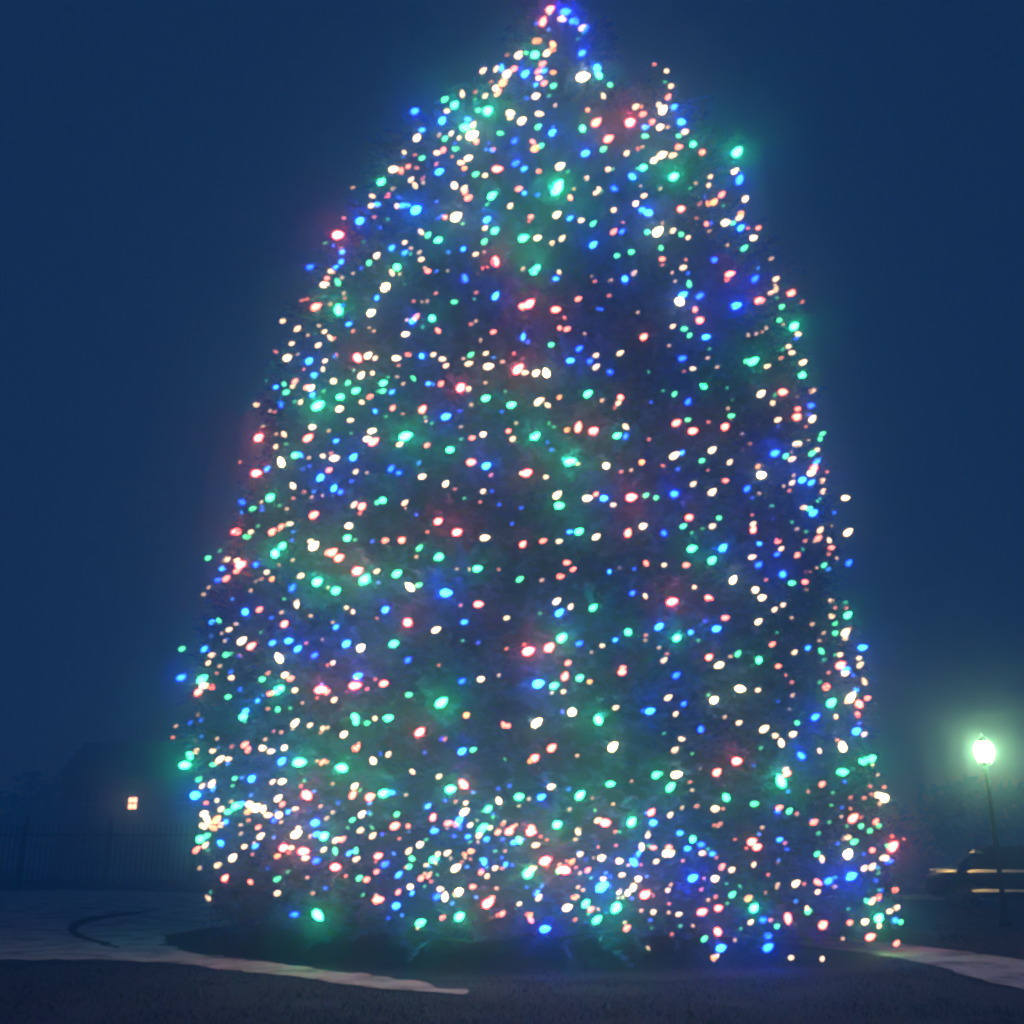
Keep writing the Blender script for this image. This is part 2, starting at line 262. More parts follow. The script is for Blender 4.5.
# ground with worn and snow-dusted parts
def surface(name, c1, c2, s1, s2, rough=1.0, bump=0.4, contrast=(0.42, 0.62)):
    m = bpy.data.materials.new(name); m.use_nodes = True
    nt = m.node_tree; b = nt.nodes['Principled BSDF']
    b.inputs['Roughness'].default_value = rough
    tc = nt.nodes.new('ShaderNodeTexCoord')
    a = nt.nodes.new('ShaderNodeTexNoise'); a.inputs['Scale'].default_value = s1; a.inputs['Detail'].default_value = 9
    a.inputs['Roughness'].default_value = 0.65
    c = nt.nodes.new('ShaderNodeTexNoise'); c.inputs['Scale'].default_value = s2; c.inputs['Detail'].default_value = 4
    for x in (a, c): nt.links.new(tc.outputs['Object'], x.inputs['Vector'])
    r = nt.nodes.new('ShaderNodeMapRange'); r.inputs[1].default_value = contrast[0]; r.inputs[2].default_value = contrast[1]
    nt.links.new(a.outputs['Fac'], r.inputs[0])
    mx = nt.nodes.new('ShaderNodeMix'); mx.data_type = 'RGBA'
    mx.inputs[6].default_value = (*c1, 1); mx.inputs[7].default_value = (*c2, 1)
    nt.links.new(r.outputs[0], mx.inputs[0])
    m2 = nt.nodes.new('ShaderNodeMix'); m2.data_type = 'RGBA'; m2.blend_type = 'MULTIPLY'
    m2.inputs[0].default_value = 0.35
    nt.links.new(mx.outputs[2], m2.inputs[6]); nt.links.new(c.outputs['Color'], m2.inputs[7])
    nt.links.new(m2.outputs[2], b.inputs['Base Color'])
    bp = nt.nodes.new('ShaderNodeBump'); bp.inputs['Strength'].default_value = bump
    nt.links.new(c.outputs['Fac'], bp.inputs['Height']); nt.links.new(bp.outputs['Normal'], b.inputs['Normal'])
    return m
M_GROUND = surface('turf ground', (0.018, 0.045, 0.095), (0.038, 0.080, 0.16), 0.35, 14)
M_PATH = surface('snow dusted paving', (0.22, 0.26, 0.30), (0.92, 0.93, 0.92), 1.6, 12, contrast=(0.36, 0.54))
M_BED = surface('mulch bed', (0.02, 0.045, 0.08), (0.04, 0.08, 0.13), 1.2, 18)
M_ASPHALT = surface('asphalt', (0.045, 0.045, 0.05), (0.08, 0.08, 0.085), 0.6, 20)

# ------------------------------------------------------------------ world: night sky lit by the town
w = bpy.data.worlds.new('World'); scene.world = w; w.use_nodes = True
nt = w.node_tree; bg = nt.nodes['Background']
tc = nt.nodes.new('ShaderNodeTexCoord')
sep = nt.nodes.new('ShaderNodeSeparateXYZ'); nt.links.new(tc.outputs['Generated'], sep.inputs[0])
ramp = nt.nodes.new('ShaderNodeValToRGB')
els = ramp.color_ramp.elements
els[0].position = 0.0; els[0].color = (0.0045, 0.017, 0.062, 1)
els[1].position = 1.0; els[1].color = (0.004, 0.014, 0.034, 1)
for p, c in ((0.10, (0.0050, 0.020, 0.078, 1)), (0.28, (0.0065, 0.027, 0.105, 1)), (0.50, (0.0070, 0.028, 0.090, 1)), (0.66, (0.0055, 0.022, 0.058, 1))):
    e = els.new(p); e.color = c
nt.links.new(sep.outputs['Z'], ramp.inputs[0])
# lit tree's glow painted into the sky as a brightening round its bearing
dot = nt.nodes.new('ShaderNodeVectorMath'); dot.operation = 'DOT_PRODUCT'
dot.inputs[1].default_value = Vector((0.03, 0.92, 0.36)).normalized()
nt.links.new(tc.outputs['Generated'], dot.inputs[0])
mr = nt.nodes.new('ShaderNodeMapRange'); mr.inputs[1].default_value = 0.84; mr.inputs[2].default_value = 0.975
mr.inputs[3].default_value = 0.42; mr.inputs[4].default_value = 0.84
nt.links.new(dot.outputs['Value'], mr.inputs[0])
cn = nt.nodes.new('ShaderNodeTexNoise'); cn.inputs['Scale'].default_value = 2.3; cn.inputs['Detail'].default_value = 5
nt.links.new(tc.outputs['Generated'], cn.inputs['Vector'])
cr = nt.nodes.new('ShaderNodeMapRange'); cr.inputs[1].default_value = 0.3; cr.inputs[2].default_value = 0.7; cr.inputs[3].default_value = 0.80; cr.inputs[4].default_value = 1.2
nt.links.new(cn.outputs['Fac'], cr.inputs[0])
mu = nt.nodes.new('ShaderNodeMath'); mu.operation = 'MULTIPLY'
gn = nt.nodes.new('ShaderNodeTexNoise'); gn.inputs['Scale'].default_value = 260; gn.inputs['Detail'].default_value = 2
nt.links.new(tc.outputs['Generated'], gn.inputs['Vector'])
gr = nt.nodes.new('ShaderNodeMapRange'); gr.inputs[1].default_value = 0.3; gr.inputs[2].default_value = 0.7; gr.inputs[3].default_value = 0.86; gr.inputs[4].default_value = 1.14
nt.links.new(gn.outputs['Fac'], gr.inputs[0])
m0 = nt.nodes.new('ShaderNodeMath'); m0.operation = 'MULTIPLY'
nt.links.new(cr.outputs[0], m0.inputs[0]); nt.links.new(gr.outputs[0], m0.inputs[1])
nt.links.new(mr.outputs[0], mu.inputs[0]); nt.links.new(m0.outputs[0], mu.inputs[1])
nt.links.new(ramp.outputs[0], bg.inputs['Color'])
nt.links.new(mu.outputs[0], bg.inputs['Strength'])

# ------------------------------------------------------------------ tree outline -> radius profile
DT = 20.0
OUT = [(6, 548, 566), (30, 512, 606), (45, 495, 630), (70, 480, 668), (100, 440, 682), (130, 415, 704), (150, 405, 735), (190, 358, 744),
       (240, 332, 756), (270, 314, 772), (320, 287, 797), (360, 272, 805), (410, 258, 814), (470, 242, 824), (530, 226, 842),
       (600, 205, 850), (650, 188, 862), (700, 180, 868), (740, 178, 870), (800, 188, 885), (850, 196, 900), (880, 200, 902)]
prof = []
for y, l, r in OUT:
    a = at_depth(l, y, DT); b = at_depth(r, y, DT)
    prof.append((a.z, (a.x + b.x) / 2, (b.x - a.x) / 2))
prof.sort()
PZ = [p[0] for p in prof]; PC = [p[1] for p in prof]; PR = [p[2] for p in prof]
TOP = PZ[-1]
def cxz(z): return float(np.interp(z, PZ, PC))
def rz(z):
    r = float(np.interp(z, PZ, PR))
    if z > TOP: r = max(0.0, PR[-1] * (1 - (z - TOP) / 0.5))
    return r
_tz = np.array([p[0] for p in OUT], float); _tw = np.array([(p[2] - p[1]) / 2 for p in OUT], float)
_kz = [at_depth((l + r) / 2, y, DT).z for y, l, r in OUT]
def outline_halfwidth():
    az = np.linspace(0, 2 * math.pi, 181); z = np.linspace(0.3, TOP, 260)
    A, Z = np.meshgrid(az, z); R = np.interp(Z, PZ, PR); C = np.interp(Z, PZ, PC)
    x = C + R * np.cos(A); y = DT + R * np.sin(A); h = Z - 1.6
    zc = y * math.cos(TILT) + h * math.sin(TILT); yc = h * math.cos(TILT) - y * math.sin(TILT)
    px = 512 + F * x / zc; py = 512 - F * yc / zc
    out = []
    for ty in _tz:
        m_ = np.abs(py - ty) < 7
        out.append((px[m_].max() - px[m_].min()) / 2 if m_.sum() > 2 else 0)
    return np.array(out)
for _it in range(14):
    wv_ = outline_halfwidth()
    for t_, w_, k_ in zip(_tw, wv_, _kz):
        i_ = int(np.argmin([abs(z_ - k_) for z_ in PZ]))
        if w_ > 0: PR[i_] = max(0.04, PR[i_] * min(1.15, max(0.8, (t_ - 4) / w_)))
0 and print('fit', [round(float(a - b)) for a, b in zip(outline_halfwidth(), _tw)], [round(r, 2) for r in PR], round(TOP, 2))
def lump(az, z):
    return 0.30 * pnoise(Vector((math.cos(az) * 2.1, math.sin(az) * 2.1, z * 0.8))) + 0.16 * pnoise(Vector((math.cos(az) * 6, math.sin(az) * 6, z * 2.3 + 9)))
def surf_r(az, z):
    r = rz(z)
    return max(0.05, r + lump(az, z) * min(1, r / 2.5))
BASE = Vector((cxz(0.3), DT, 0))

tree = empty('christmas_tree', BASE)
tag(tree, 'huge bushy evergreen covered from top to ground in coloured lights', 'tree')
tp = [(cxz(z) - BASE.x, 0, z) for z in np.linspace(0, TOP - 0.5, 14)]
MB().tube(tp, list(np.linspace(0.42, 0.03, 14)), 12).build('trunk', M_BARK, tree, True)
for i in range(40):
    z = 0.9 + (TOP - 2) * (i / 40.0)
    az = i * 2.39996
    L = surf_r(az, z) * 0.9
    pts = []
    for k in range(6):
        t = k / 5
        pts.append((cxz(z) - BASE.x + math.cos(az) * L * t, math.sin(az) * L * t, z + 0.25 * t - 0.5 * t * t * min(1, L / 4)))
    MB().tube(pts, list(np.linspace(0.07, 0.012, 6)), 6).build('limb', M_BARK, tree, True)

# ------------------------------------------------------------------ bulbs: read the strings of lights off the tree
raw = BULBS.split()
KIND = {'w': 0, 'r': 1, 'g': 2, 'b': 3, 'c': 4, 'o': 5}
bulbs = []
rb = random.Random(3)
for e in raw:
    xs, rest = e.split(',')
    c = rest[-2]; s = int(rest[-1]); px = float(xs) + rb.uniform(-.4, .4); py = float(rest[:-2]) + rb.uniform(-.4, .4)
    bulbs.append((px, py, c, s))
# the tip, above the densest part
for k in range(13):
    py = rb.uniform(8, 37); hw = 6 + (py - 8) * 1.2
    bulbs.append((557 + rb.uniform(-hw, hw), py, rb.choice('wwrgbc'), rb.choice((1, 2, 2, 3))))
# small dim bulbs between the bright ones, thickest along the skirt and the left flank
for k in range(170):
    if k < 100: py = rb.uniform(790, 905); px = rb.uniform(205, 890)
    else: py = rb.uniform(120, 780); px = float(np.interp(py, _tz, [o_[1] for o_ in OUT])) + 8 + abs(rb.gauss(0, 70))
    bulbs.append((px, py, rb.choice('wwrrgbcc'), rb.choice((1, 1, 1, 2))))
placed = []
for px, py, c, s in bulbs:
    d = ray(px, py)
    best = None; bestv = 1e9; hit = None
    inset = rb.uniform(0, 0.25) if s > 1 else rb.uniform(0.05, 0.4)
    n = 170
    for i in range(n):
        Y = 11.5 + (DT + 0.5 - 11.5) * i / (n - 1)
        p = EYE + d * (Y / d.y)
        if p.z < 0.12: break
        dx = p.x - cxz(p.z); dy = p.y - DT
        r = math.hypot(dx, dy)
        v = r - (surf_r(math.atan2(dy, dx), p.z) - inset + 0.07)
        if v < bestv: bestv = v; best = p
        if v <= 0: hit = p; break
    p = hit or best
    placed.append((p, c, s))

EM = {  # radiance of each glass colour by brightness class
    'w': [(1.0, 0.72, 0.50), (2.6, 1.9, 1.25), (5.0, 3.6, 2.2), (17, 12.0, 5.6)],
    'r': [(1.1, 0.34, 0.32), (5.0, 1.0, 0.80), (18, 1.8, 1.4), (60, 2.8, 2.8)],
    'g': [(0.05, 0.70, 0.38), (0.24, 3.2, 1.3), (0.55, 19, 5.4), (0.90, 46, 13)],
    'b': [(0.03, 0.24, 3.0), (0.07, 0.72, 20), (0.14, 1.4, 48), (0.25, 2.8, 80)],
    'c': [(0.05, 0.50, 2.4), (0.14, 1.5, 13), (0.25, 3.0, 34), (0.4, 8.0, 60)],
    'o': [(0.9, 0.38, 0.18), (2.4, 0.95, 0.40), (5.0, 1.7, 0.7), (9, 2.6, 0.9)],
}
GLOWK = 1.0
CN = {'w': 'warm white', 'r': 'red', 'g': 'green', 'b': 'blue', 'c': 'cyan', 'o': 'amber'}
bulb_mesh = {}
for c in EM:
    for s in range(1, 5):
        e = EM[c][s - 1]; k = max(e)
        m = bpy.data.materials.new('%s bulb glass %d' % (CN[c], s)); m.use_nodes = True
        b = m.node_tree.nodes['Principled BSDF']
        b.inputs['Base Color'].default_value = (*(0.1 + 0.5 * x / k for x in e), 1)
        b.inputs['Roughness'].default_value = 0.2
        b.inputs['Emission Color'].default_value = (*(x / k for x in e), 1)
        b.inputs['Emission Strength'].default_value = k * GLOWK
        r = (0.026, 0.039, 0.050, 0.059)[s - 1]
        pr = [(r * 0.35, -r * 1.15), (r * 0.85, -r * 0.7), (r, -r * 0.05), (r * 0.75, r * 0.7), (r * 0.15, r * 1.35)]
        bulb_mesh[c, s] = MB().lathe(pr, 8).mesh('bulb', m, True)

placed.sort(key=lambda q: q[0].z)
# split by height into strings of at most ~82 bulbs
NS = math.ceil(len(placed) / 82)
per = math.ceil(len(placed) / NS)
ORD = ['lowest', 'second', 'third', 'fourth', 'fifth', 'sixth', 'seventh', 'eighth', 'ninth', 'tenth', 'eleventh', 'twelfth', 'thirteenth',
       'fourteenth', 'fifteenth', 'sixteenth', 'seventeenth', 'eighteenth', 'nineteenth', 'twentieth', 'twenty-first', 'twenty-second']
for si in range(NS):
    grp = placed[si * per:(si + 1) * per]
    half = len(grp) // 2
    lo = sorted(grp[:half], key=lambda q: q[0].x); hi = sorted(grp[half:], key=lambda q: -q[0].x)
    run = lo + hi
    z0 = run[0][0].copy()
    st = empty('light_string', z0)
    if si == 0: lab = 'lowest string of coloured bulbs, drooping over the tree skirt near the ground'
    elif si == NS - 1: lab = 'topmost string of coloured bulbs, wound round the tip of the tree'
    elif si == NS - 2: lab = 'string of coloured bulbs just below the one at the tree tip'
    elif si < NS // 2: lab = '%s string of coloured bulbs up from the ground, round the lit tree' % ORD[si]
    else: lab = '%s string of coloured bulbs down from the tip, round the lit tree' % ORD[NS - 1 - si]
    tag(st, lab, 'string lights', 'strings of coloured lights wound round the tree')
    wb = MB()
    for k, (p, c, s) in enumerate(run):
        o = bpy.data.objects.new('bulb', bulb_mesh[c, s])
        col.objects.link(o); o.parent = st
        o.location = p - z0
        ax = Vector((rb.uniform(0.55, 1.0), rb.uniform(-0.5, 0.3), rb.uniform(0.05, 0.75))).normalized()
        if rb.random() < 0.2: ax = Vector((rb.uniform(-1, 1), rb.uniform(-1, 0), rb.uniform(-1, 1))).normalized()
        q = ax.to_track_quat('Z', 'Y')
        o.rotation_euler = q.to_euler()
        sc = rb.uniform(0.86, 1.14) * ((p - EYE).length / 19.0)
        o.scale = (sc, sc, sc * rb.uniform(1.0, 1.4))
        rr = (0.026, 0.039, 0.050, 0.059)[s - 1] * sc
        tail = p - ax * rr * 1.15
        wb.tube([tail - z0, tail - ax * 0.035 - z0], 0.011, 6)
        if k:
            a = prev; b = tail - ax * 0.035
            L = (a - b).length
            if L < 60:
                pts = []
                for t in (0, .25, .5, .75, 1):
                    m_ = a.lerp(b, t)
                    m_.z -= 0.12 * L * 4 * t * (1 - t)
                    ddx = m_.x - cxz(m_.z); ddy = m_.y - DT; rr_ = math.hypot(ddx, ddy) or 1
                    if 0 < t < 1:
                        tgt = surf_r(math.atan2(ddy, ddx), m_.z) - 0.12
                        f = tgt / rr_
                        m_.x = cxz(m_.z) + ddx * f; m_.y = DT + ddy * f
                    m_.z = max(m_.z, 0.05)
                    pts.append(m_ - z0)
                wb.tube(pts, 0.006, 4, caps=False)
        prev = tail - ax * 0.035
    wb.build('cable', M_WIRE, st)

# ------------------------------------------------------------------ crown: needle sprays
bpos = np.array([tuple(p) for p, c, s in placed])
NSPRAY = 17000
bx = []
rs = random.Random(8)
# sample heights by surface area
zs = np.linspace(0.35, TOP + 0.3, 400)
wts = np.array([max(0.3, rz(z)) for z in zs]); wts /= wts.sum()
zz = rng.choice(zs, NSPRAY, p=wts) + rng.uniform(-.03, .03, NSPRAY)
V = []; 
for i in range(NSPRAY):
    z = float(zz[i])
    if rs.random() < 0.8: az = -math.pi / 2 + rs.uniform(-1.95, 1.95)
    else: az = rs.uniform(0, 2 * math.pi)
    R = surf_r(az, z)
    depth = abs(rs.gauss(0, 0.16)) * min(3, R) + 0.02
    r = max(0.02, R - 0.30 - depth)
    L = rs.uniform(0.32, 0.62) * min(1, 0.35 + R / 3)
    out = Vector((math.cos(az), math.sin(az), 0)); tan = Vector((-math.sin(az), math.cos(az), 0))
    d = (out * rs.uniform(0.5, 1.0) + tan * rs.gauss(0, 0.42) + Vector((0, 0, rs.uniform(-0.35, 0.55)))).normalized()
    p = Vector((cxz(z) + out.x * r, DT + out.y * r, z))
    # keep to the outline
    V.append((p, d, L))
P = np.array([tuple(a[0]) for a in V]); D = np.array([tuple(a[1]) for a in V]); LL = np.array([a[2] for a in V])
side = np.cross(D, np.array([0, 0, 1.0])); side /= np.linalg.norm(side, axis=1)[:, None] + 1e-9
upv = np.cross(side, D)
NB = 30
verts = []; 
for k in range(NB):
    t = (k + 0.5) / NB + rng.uniform(-.02, .02, NSPRAY)
    sgn = 1 if k % 2 else -1
    ang = rng.normal(0, 0.55, NSPRAY)
    lat = side * (np.cos(ang) * sgn)[:, None] + upv * np.sin(ang)[:, None]
    base = P + D * (t * LL)[:, None] - np.array([0, 0, 1.0]) * ((t * t) * LL * 0.12)[:, None]
    bl = (0.15 - 0.075 * t) * rng.uniform(0.7, 1.25, NSPRAY)
    tip = base + (lat * 0.75 + D * 0.66) * bl[:, None]
    wv = D * (0.014 * rng.uniform(0.7, 1.4, NSPRAY))[:, None] + upv * rng.normal(0, 0.005, NSPRAY)[:, None]
    tri = np.stack([base - wv, base + wv, tip], axis=1)
    verts.append(tri)
T = np.concatenate(verts, axis=0)           # (n,3,3)
cen = T.mean(axis=1)
# clear a pocket round every bulb so no needle pierces its glass
from mathutils.kdtree import KDTree
kd = KDTree(len(bpos))
for i, b in enumerate(bpos): kd.insert(Vector(b), i)
kd.balance()
keep = np.ones(len(cen), bool)
for i in range(len(cen)):
    q = Vector(cen[i]); co, ix, dist = kd.find(q)
    if dist < 0.16:
        # also leave the outer side of the bulb open: lights hang on the outside of the boughs
        o_ = Vector((co.x - cxz(co.z), co.y - DT, 0)).normalized()
        if dist < 0.075 or (q - co).dot(o_) > 0.0: keep[i] = False
    if q.z < 0.06: keep[i] = False
T = T[keep]
me = bpy.data.meshes.new('crown')
n = len(T)
me.vertices.add(n * 3); me.vertices.foreach_set('co', (T - np.array(tuple(BASE))).reshape(-1).astype(np.float32))
me.loops.add(n * 3); me.loops.foreach_set('vertex_index', np.arange(n * 3, dtype=np.int32))
me.polygons.add(n); me.polygons.foreach_set('loop_start', np.arange(0, n * 3, 3, dtype=np.int32))
me.update(calc_edges=True)
me.materials.append(M_NEEDLE)
crown = bpy.data.objects.new('crown', me); col.objects.link(crown); crown.parent = tree
# shaded inner mass of old twigs
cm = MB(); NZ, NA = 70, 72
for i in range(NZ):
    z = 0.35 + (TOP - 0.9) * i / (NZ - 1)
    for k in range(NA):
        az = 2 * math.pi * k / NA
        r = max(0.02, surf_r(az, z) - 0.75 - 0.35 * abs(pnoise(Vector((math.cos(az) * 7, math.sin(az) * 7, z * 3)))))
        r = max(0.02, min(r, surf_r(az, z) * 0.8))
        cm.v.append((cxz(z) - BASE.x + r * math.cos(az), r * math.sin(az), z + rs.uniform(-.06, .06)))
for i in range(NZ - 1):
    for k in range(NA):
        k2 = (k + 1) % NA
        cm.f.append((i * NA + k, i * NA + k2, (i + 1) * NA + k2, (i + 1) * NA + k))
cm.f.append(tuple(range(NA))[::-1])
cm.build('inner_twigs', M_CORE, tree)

# ------------------------------------------------------------------ ground
g = MB()
g.add([(-900, -60, 0), (900, -60, 0), (900, 1500, 0), (-900, 1500, 0)], [(0, 1, 2, 3)])
tag(g.build('ground', M_GROUND), kind='structure')

def ground_patch(name, poly, m, z, wob=0.05, seed=0):
    """ragged-edged sheet on the ground; poly in pixels of the photograph, laid on the ground plane"""
    pts = []
    for i in range(len(poly)):
        a = on_ground(*poly[i]); b = on_ground(*poly[(i + 1) % len(poly)])
        n = max(2, min(60, int((a - b).length / 0.12)))
        for k in range(n):
            p = a.lerp(b, k / n)
            pts.append((p.x + wob * pnoise(Vector((p.x * 2.2, p.y * 2.2, seed))) * 2, p.y + wob * 3 * pnoise(Vector((p.x * 2.2, p.y * 2.2, seed + 7))), z))
    mb = MB(); mb.v = pts; mb.f = [tuple(range(len(pts)))]
    return tag(mb.build(name, m), kind='structure')

def smooth(pl, it=2):
    for _ in range(it):
        q = []
        for i in range(len(pl)):
            a = pl[i]; b = pl[(i + 1) % len(pl)]
            q.append((a[0] * .75 + b[0] * .25, a[1] * .75 + b[1] * .25)); q.append((a[0] * .25 + b[0] * .75, a[1] * .25 + b[1] * .75))
        pl = q
    return pl
# wide pale paving left of the tree, narrowing into the strip that rounds the bed
ground_patch('path', smooth([(-60, 893), (60, 890), (200, 893), (330, 899), (520, 905), (620, 915), (520, 921), (340, 921), (240, 925), (170, 934), (158, 943),
                     (176, 953), (240, 960), (330, 971), (385, 979), (430, 986), (470, 993), (462, 997), (430, 995), (380, 988), (280, 977), (200, 967), (120, 961), (50, 960), (-60, 962)], 2),
             M_PATH, 0.018, 0.11, 3)
ground_patch('path', smooth([(700, 926), (760, 932), (830, 938), (900, 945), (985, 955), (1060, 968), (1120, 1000), (1060, 1000), (985, 982), (930, 965), (880, 956), (800, 946), (740, 940), (690, 934)], 2),
             M_PATH, 0.018, 0.04, 8)
# dark worn groove looping across the paving
groove = [(150, 911), (118, 914), (88, 918), (70, 924), (66, 931), (74, 938), (94, 944), (116, 951)]
back = [(119, 947.5), (98, 941.5), (80, 935.5), (76, 930.5), (82, 926), (96, 921.5), (122, 917), (150, 913)]
ground_patch('path_rut', smooth(groove + back, 2), M_ASPHALT, 0.023, 0.03, 5)
# mulch bed under the tree
bp_ = MB(); bpts = []
for k in range(120):
    az = 2 * math.pi * k / 120
    rr = 6.6 + 0.15 * math.sin(5 * az) + 0.12 * pnoise(Vector((math.cos(az) * 4, math.sin(az) * 4, 1)))
    bpts.append((BASE.x + rr * math.cos(az), DT + rr * math.sin(az), 0.012))
bp_.v = bpts; bp_.f = [tuple(range(120))]
tag(bp_.build('tree_bed_ground', M_BED), kind='structure')
# street behind
rd = MB(); rd.add([(-300, 30.5, 0.004), (300, 30.5, 0.004), (300, 38, 0.004), (-300, 38, 0.004)], [(0, 1, 2, 3)])
# street only on the right-hand side, where the car stands
rd.v = [(7.0, 25.3, 0.006), (300, 25.3, 0.006), (300, 31.5, 0.006), (7.0, 31.5, 0.006)]
tag(rd.build('road', M_ASPHALT), kind='structure')
kb = MB(); kb.box((153.5, 31.6, 0.06), (293, 0.18, 0.12)); tag(kb.build('kerb', M_PATH), kind='structure')

# rough winter grass close to the camera and round the bed
NG = 52000
gx = []; 
gv = np.zeros((NG, 3, 3)); 
ok = 0
rg = random.Random(4)
while ok < NG:
    y = 9.5 + 13 * rg.random() ** 1.3; x = rg.uniform(-0.56, 0.56) * y
    if pnoise(Vector((x * 0.9, y * 0.9, 4))) < -0.15 and rg.random() < 0.7: continue
    # image position, to keep the paving free
    h = rg.uniform(0.02, 0.055); a = rg.uniform(0, 6.283); l = rg.uniform(-.03, .03)
    gv[ok, 0] = (x - .004 * math.cos(a), y - .004 * math.sin(a), 0); gv[ok, 1] = (x + .004 * math.cos(a), y + .004 * math.sin(a), 0)
    gv[ok, 2] = (x + l, y + rg.uniform(-.03, .03), h); ok += 1
# drop blades standing on the paving sheets
import bisect
polys = [o for o in bpy.data.objects if o.name.startswith('path')]
def inside(poly, x, y):
    c = False; j = len(poly) - 1
    for i in range(len(poly)):
        xi, yi = poly[i]; xj, yj = poly[j]
        if (yi > y) != (yj > y) and x < (xj - xi) * (y - yi) / (yj - yi) + xi: c = not c
        j = i
    return c
pl2 = [[(v.co.x, v.co.y) for v in o.data.vertices][::4] for o in polys]
kp = np.array([not any(inside(q, gv[i, 0, 0], gv[i, 0, 1]) for q in pl2) for i in range(NG)])
gv = gv[kp]
me = bpy.data.meshes.new('grass'); n = len(gv)
me.vertices.add(n * 3); me.vertices.foreach_set('co', gv.reshape(-1).astype(np.float32))
me.loops.add(n * 3); me.loops.foreach_set('vertex_index', np.arange(n * 3, dtype=np.int32))
me.polygons.add(n); me.polygons.foreach_set('loop_start', np.arange(0, n * 3, 3, dtype=np.int32))
me.update(calc_edges=True); me.materials.append(M_BLADE)
go = bpy.data.objects.new('grass', me); col.objects.link(go)
tag(go, 'short dark winter grass around the lit tree', 'grass', kind='stuff')

# ------------------------------------------------------------------ iron fence behind, left
fx0, fx1, fy = -22.5, -5.0, 38.0
fence = empty('iron_fence', (fx0, fy, 0)); tag(fence, 'long dark iron picket fence behind the pale paving', 'fence')
L = fx1 - fx0
rails = MB()
for z in (0.25, 1.75): rails.box((L / 2, 0, z), (L, 0.04, 0.06))
rails.build('rail', M_IRON, fence)
npk = 96
pk = MB().box((0, 0, 1.02), (0.035, 0.035, 1.94)).add([(-.03, -.03, 1.99), (.03, -.03, 1.99), (.03, .03, 1.99), (-.03, .03, 1.99), (0, 0, 2.12)], [(0, 1, 4), (1, 2, 4), (2, 3, 4), (3, 0, 4), (3, 2, 1, 0)])
pkm = pk.mesh('picket', M_IRON)
for i in range(npk):
    o = bpy.data.objects.new('picket', pkm); col.objects.link(o); o.parent = fence
    o.location = (0.12 + i * (L - 0.24) / (npk - 1), 0, 0)
pm = MB().box((0, 0, 1.1), (0.12, 0.12, 2.2)).lathe([(0.02, 0), (0.075, 0.06), (0.075, 0.12), (0.01, 0.2)], 10, (0, 0, 2.2)).mesh('post', M_IRON)
for i in range(7):
    o = bpy.data.objects.new('post', pm); col.objects.link(o); o.parent = fence; o.location = (i * L / 6, 0.09, 0)

# ------------------------------------------------------------------ distant wood
dw = MB(); rd2 = random.Random(6)
def tree_mass(x, y, h, wdt):
    for k in range(int(620 * h / 6)):
        t = rd2.random() ** 0.8
        c = Vector((x + rd2.gauss(0, wdt * 0.33) * (1.1 - 0.6 * t), y + rd2.gauss(0, 1.5), 0.3 + t * h))
        s = rd2.uniform(0.12, 0.38)
        q = [c + Vector((rd2.gauss(0, s), rd2.gauss(0, s), rd2.gauss(0, s * .8))) for _ in range(3)]
        dw.add(q, [(0, 1, 2)])
for i in range(90):
    x = -75 + i * 1.75 + rd2.uniform(-.8, .8)
    tree_mass(x, 78 + rd2.uniform(-5, 6), 3.4 + 2.6 * (0.5 + pnoise(Vector((x * 0.09, 2, 0)))) + rd2.uniform(-.6, .9), 4.0)
tag(dw.build('distant_wood', M_WOOD), 'dark far-off tree belt along the horizon behind the lit tree', 'trees', kind='stuff')

# ------------------------------------------------------------------ house with one lit window
hp = at_depth(130.5, 803, 60)
house = empty('brick_house', (hp.x, 60.3, 0)); tag(house, 'dark distant house with one small glowing four-pane window', 'house')
wx, wz = 0.0, hp.z
wl = MB()
def wall_with(mb, x0, x1, z0, z1, holes, y):
    xs = sorted({x0, x1, *[h[0] for h in holes], *[h[1] for h in holes]}); zs_ = sorted({z0, z1, *[h[2] for h in holes], *[h[3] for h in holes]})
    for i in range(len(xs) - 1):
        for j in range(len(zs_) - 1):
            cx = (xs[i] + xs[i + 1]) / 2; cz = (zs_[j] + zs_[j + 1]) / 2
            if any(h[0] < cx < h[1] and h[2] < cz < h[3] for h in holes): continue
            mb.add([(xs[i], y, zs_[j]), (xs[i + 1], y, zs_[j]), (xs[i + 1], y, zs_[j + 1]), (xs[i], y, zs_[j + 1])], [(0, 1, 2, 3)])
lit = (-.26, .26, wz - .33, wz + .33)
holes = [lit, (-2.7, -1.8, wz - .6, wz + .6), (2.4, 3.3, wz - .6, wz + .6), (-2.7, -1.8, .7, 1.8), (1.9, 2.8, 0.02, 2.1)]
wall_with(wl, -4, 4.4, 0, 5.0, holes, 0)
wl.add([(-4, 0, 0), (-4, 7, 0), (-4, 7, 5), (-4, 0, 5)], [(0, 1, 2, 3)]); wl.add([(4.4, 0, 0), (4.4, 7, 0), (4.4, 7, 5), (4.4, 0, 5)], [(3, 2, 1, 0)])
wl.add([(-4, 7, 0), (4.4, 7, 0), (4.4, 7, 5), (-4, 7, 5)], [(0, 1, 2, 3)])
wl.add([(-4, 0, 5), (-4, 7, 5), (-4, 3.5, 7)], [(0, 1, 2)]); wl.add([(4.4, 0, 5), (4.4, 7, 5), (4.4, 3.5, 7)], [(0, 1, 2)])
wl.build('wall', M_BRICK, house)
rf = MB().add([(-4.3, -.35, 4.85), (4.7, -.35, 4.85), (4.7, 3.5, 7.1), (-4.3, 3.5, 7.1), (-4.3, 7.35, 4.85), (4.7, 7.35, 4.85)], [(0, 1, 2, 3), (3, 2, 5, 4)]).build('roof', M_ROOF, house)
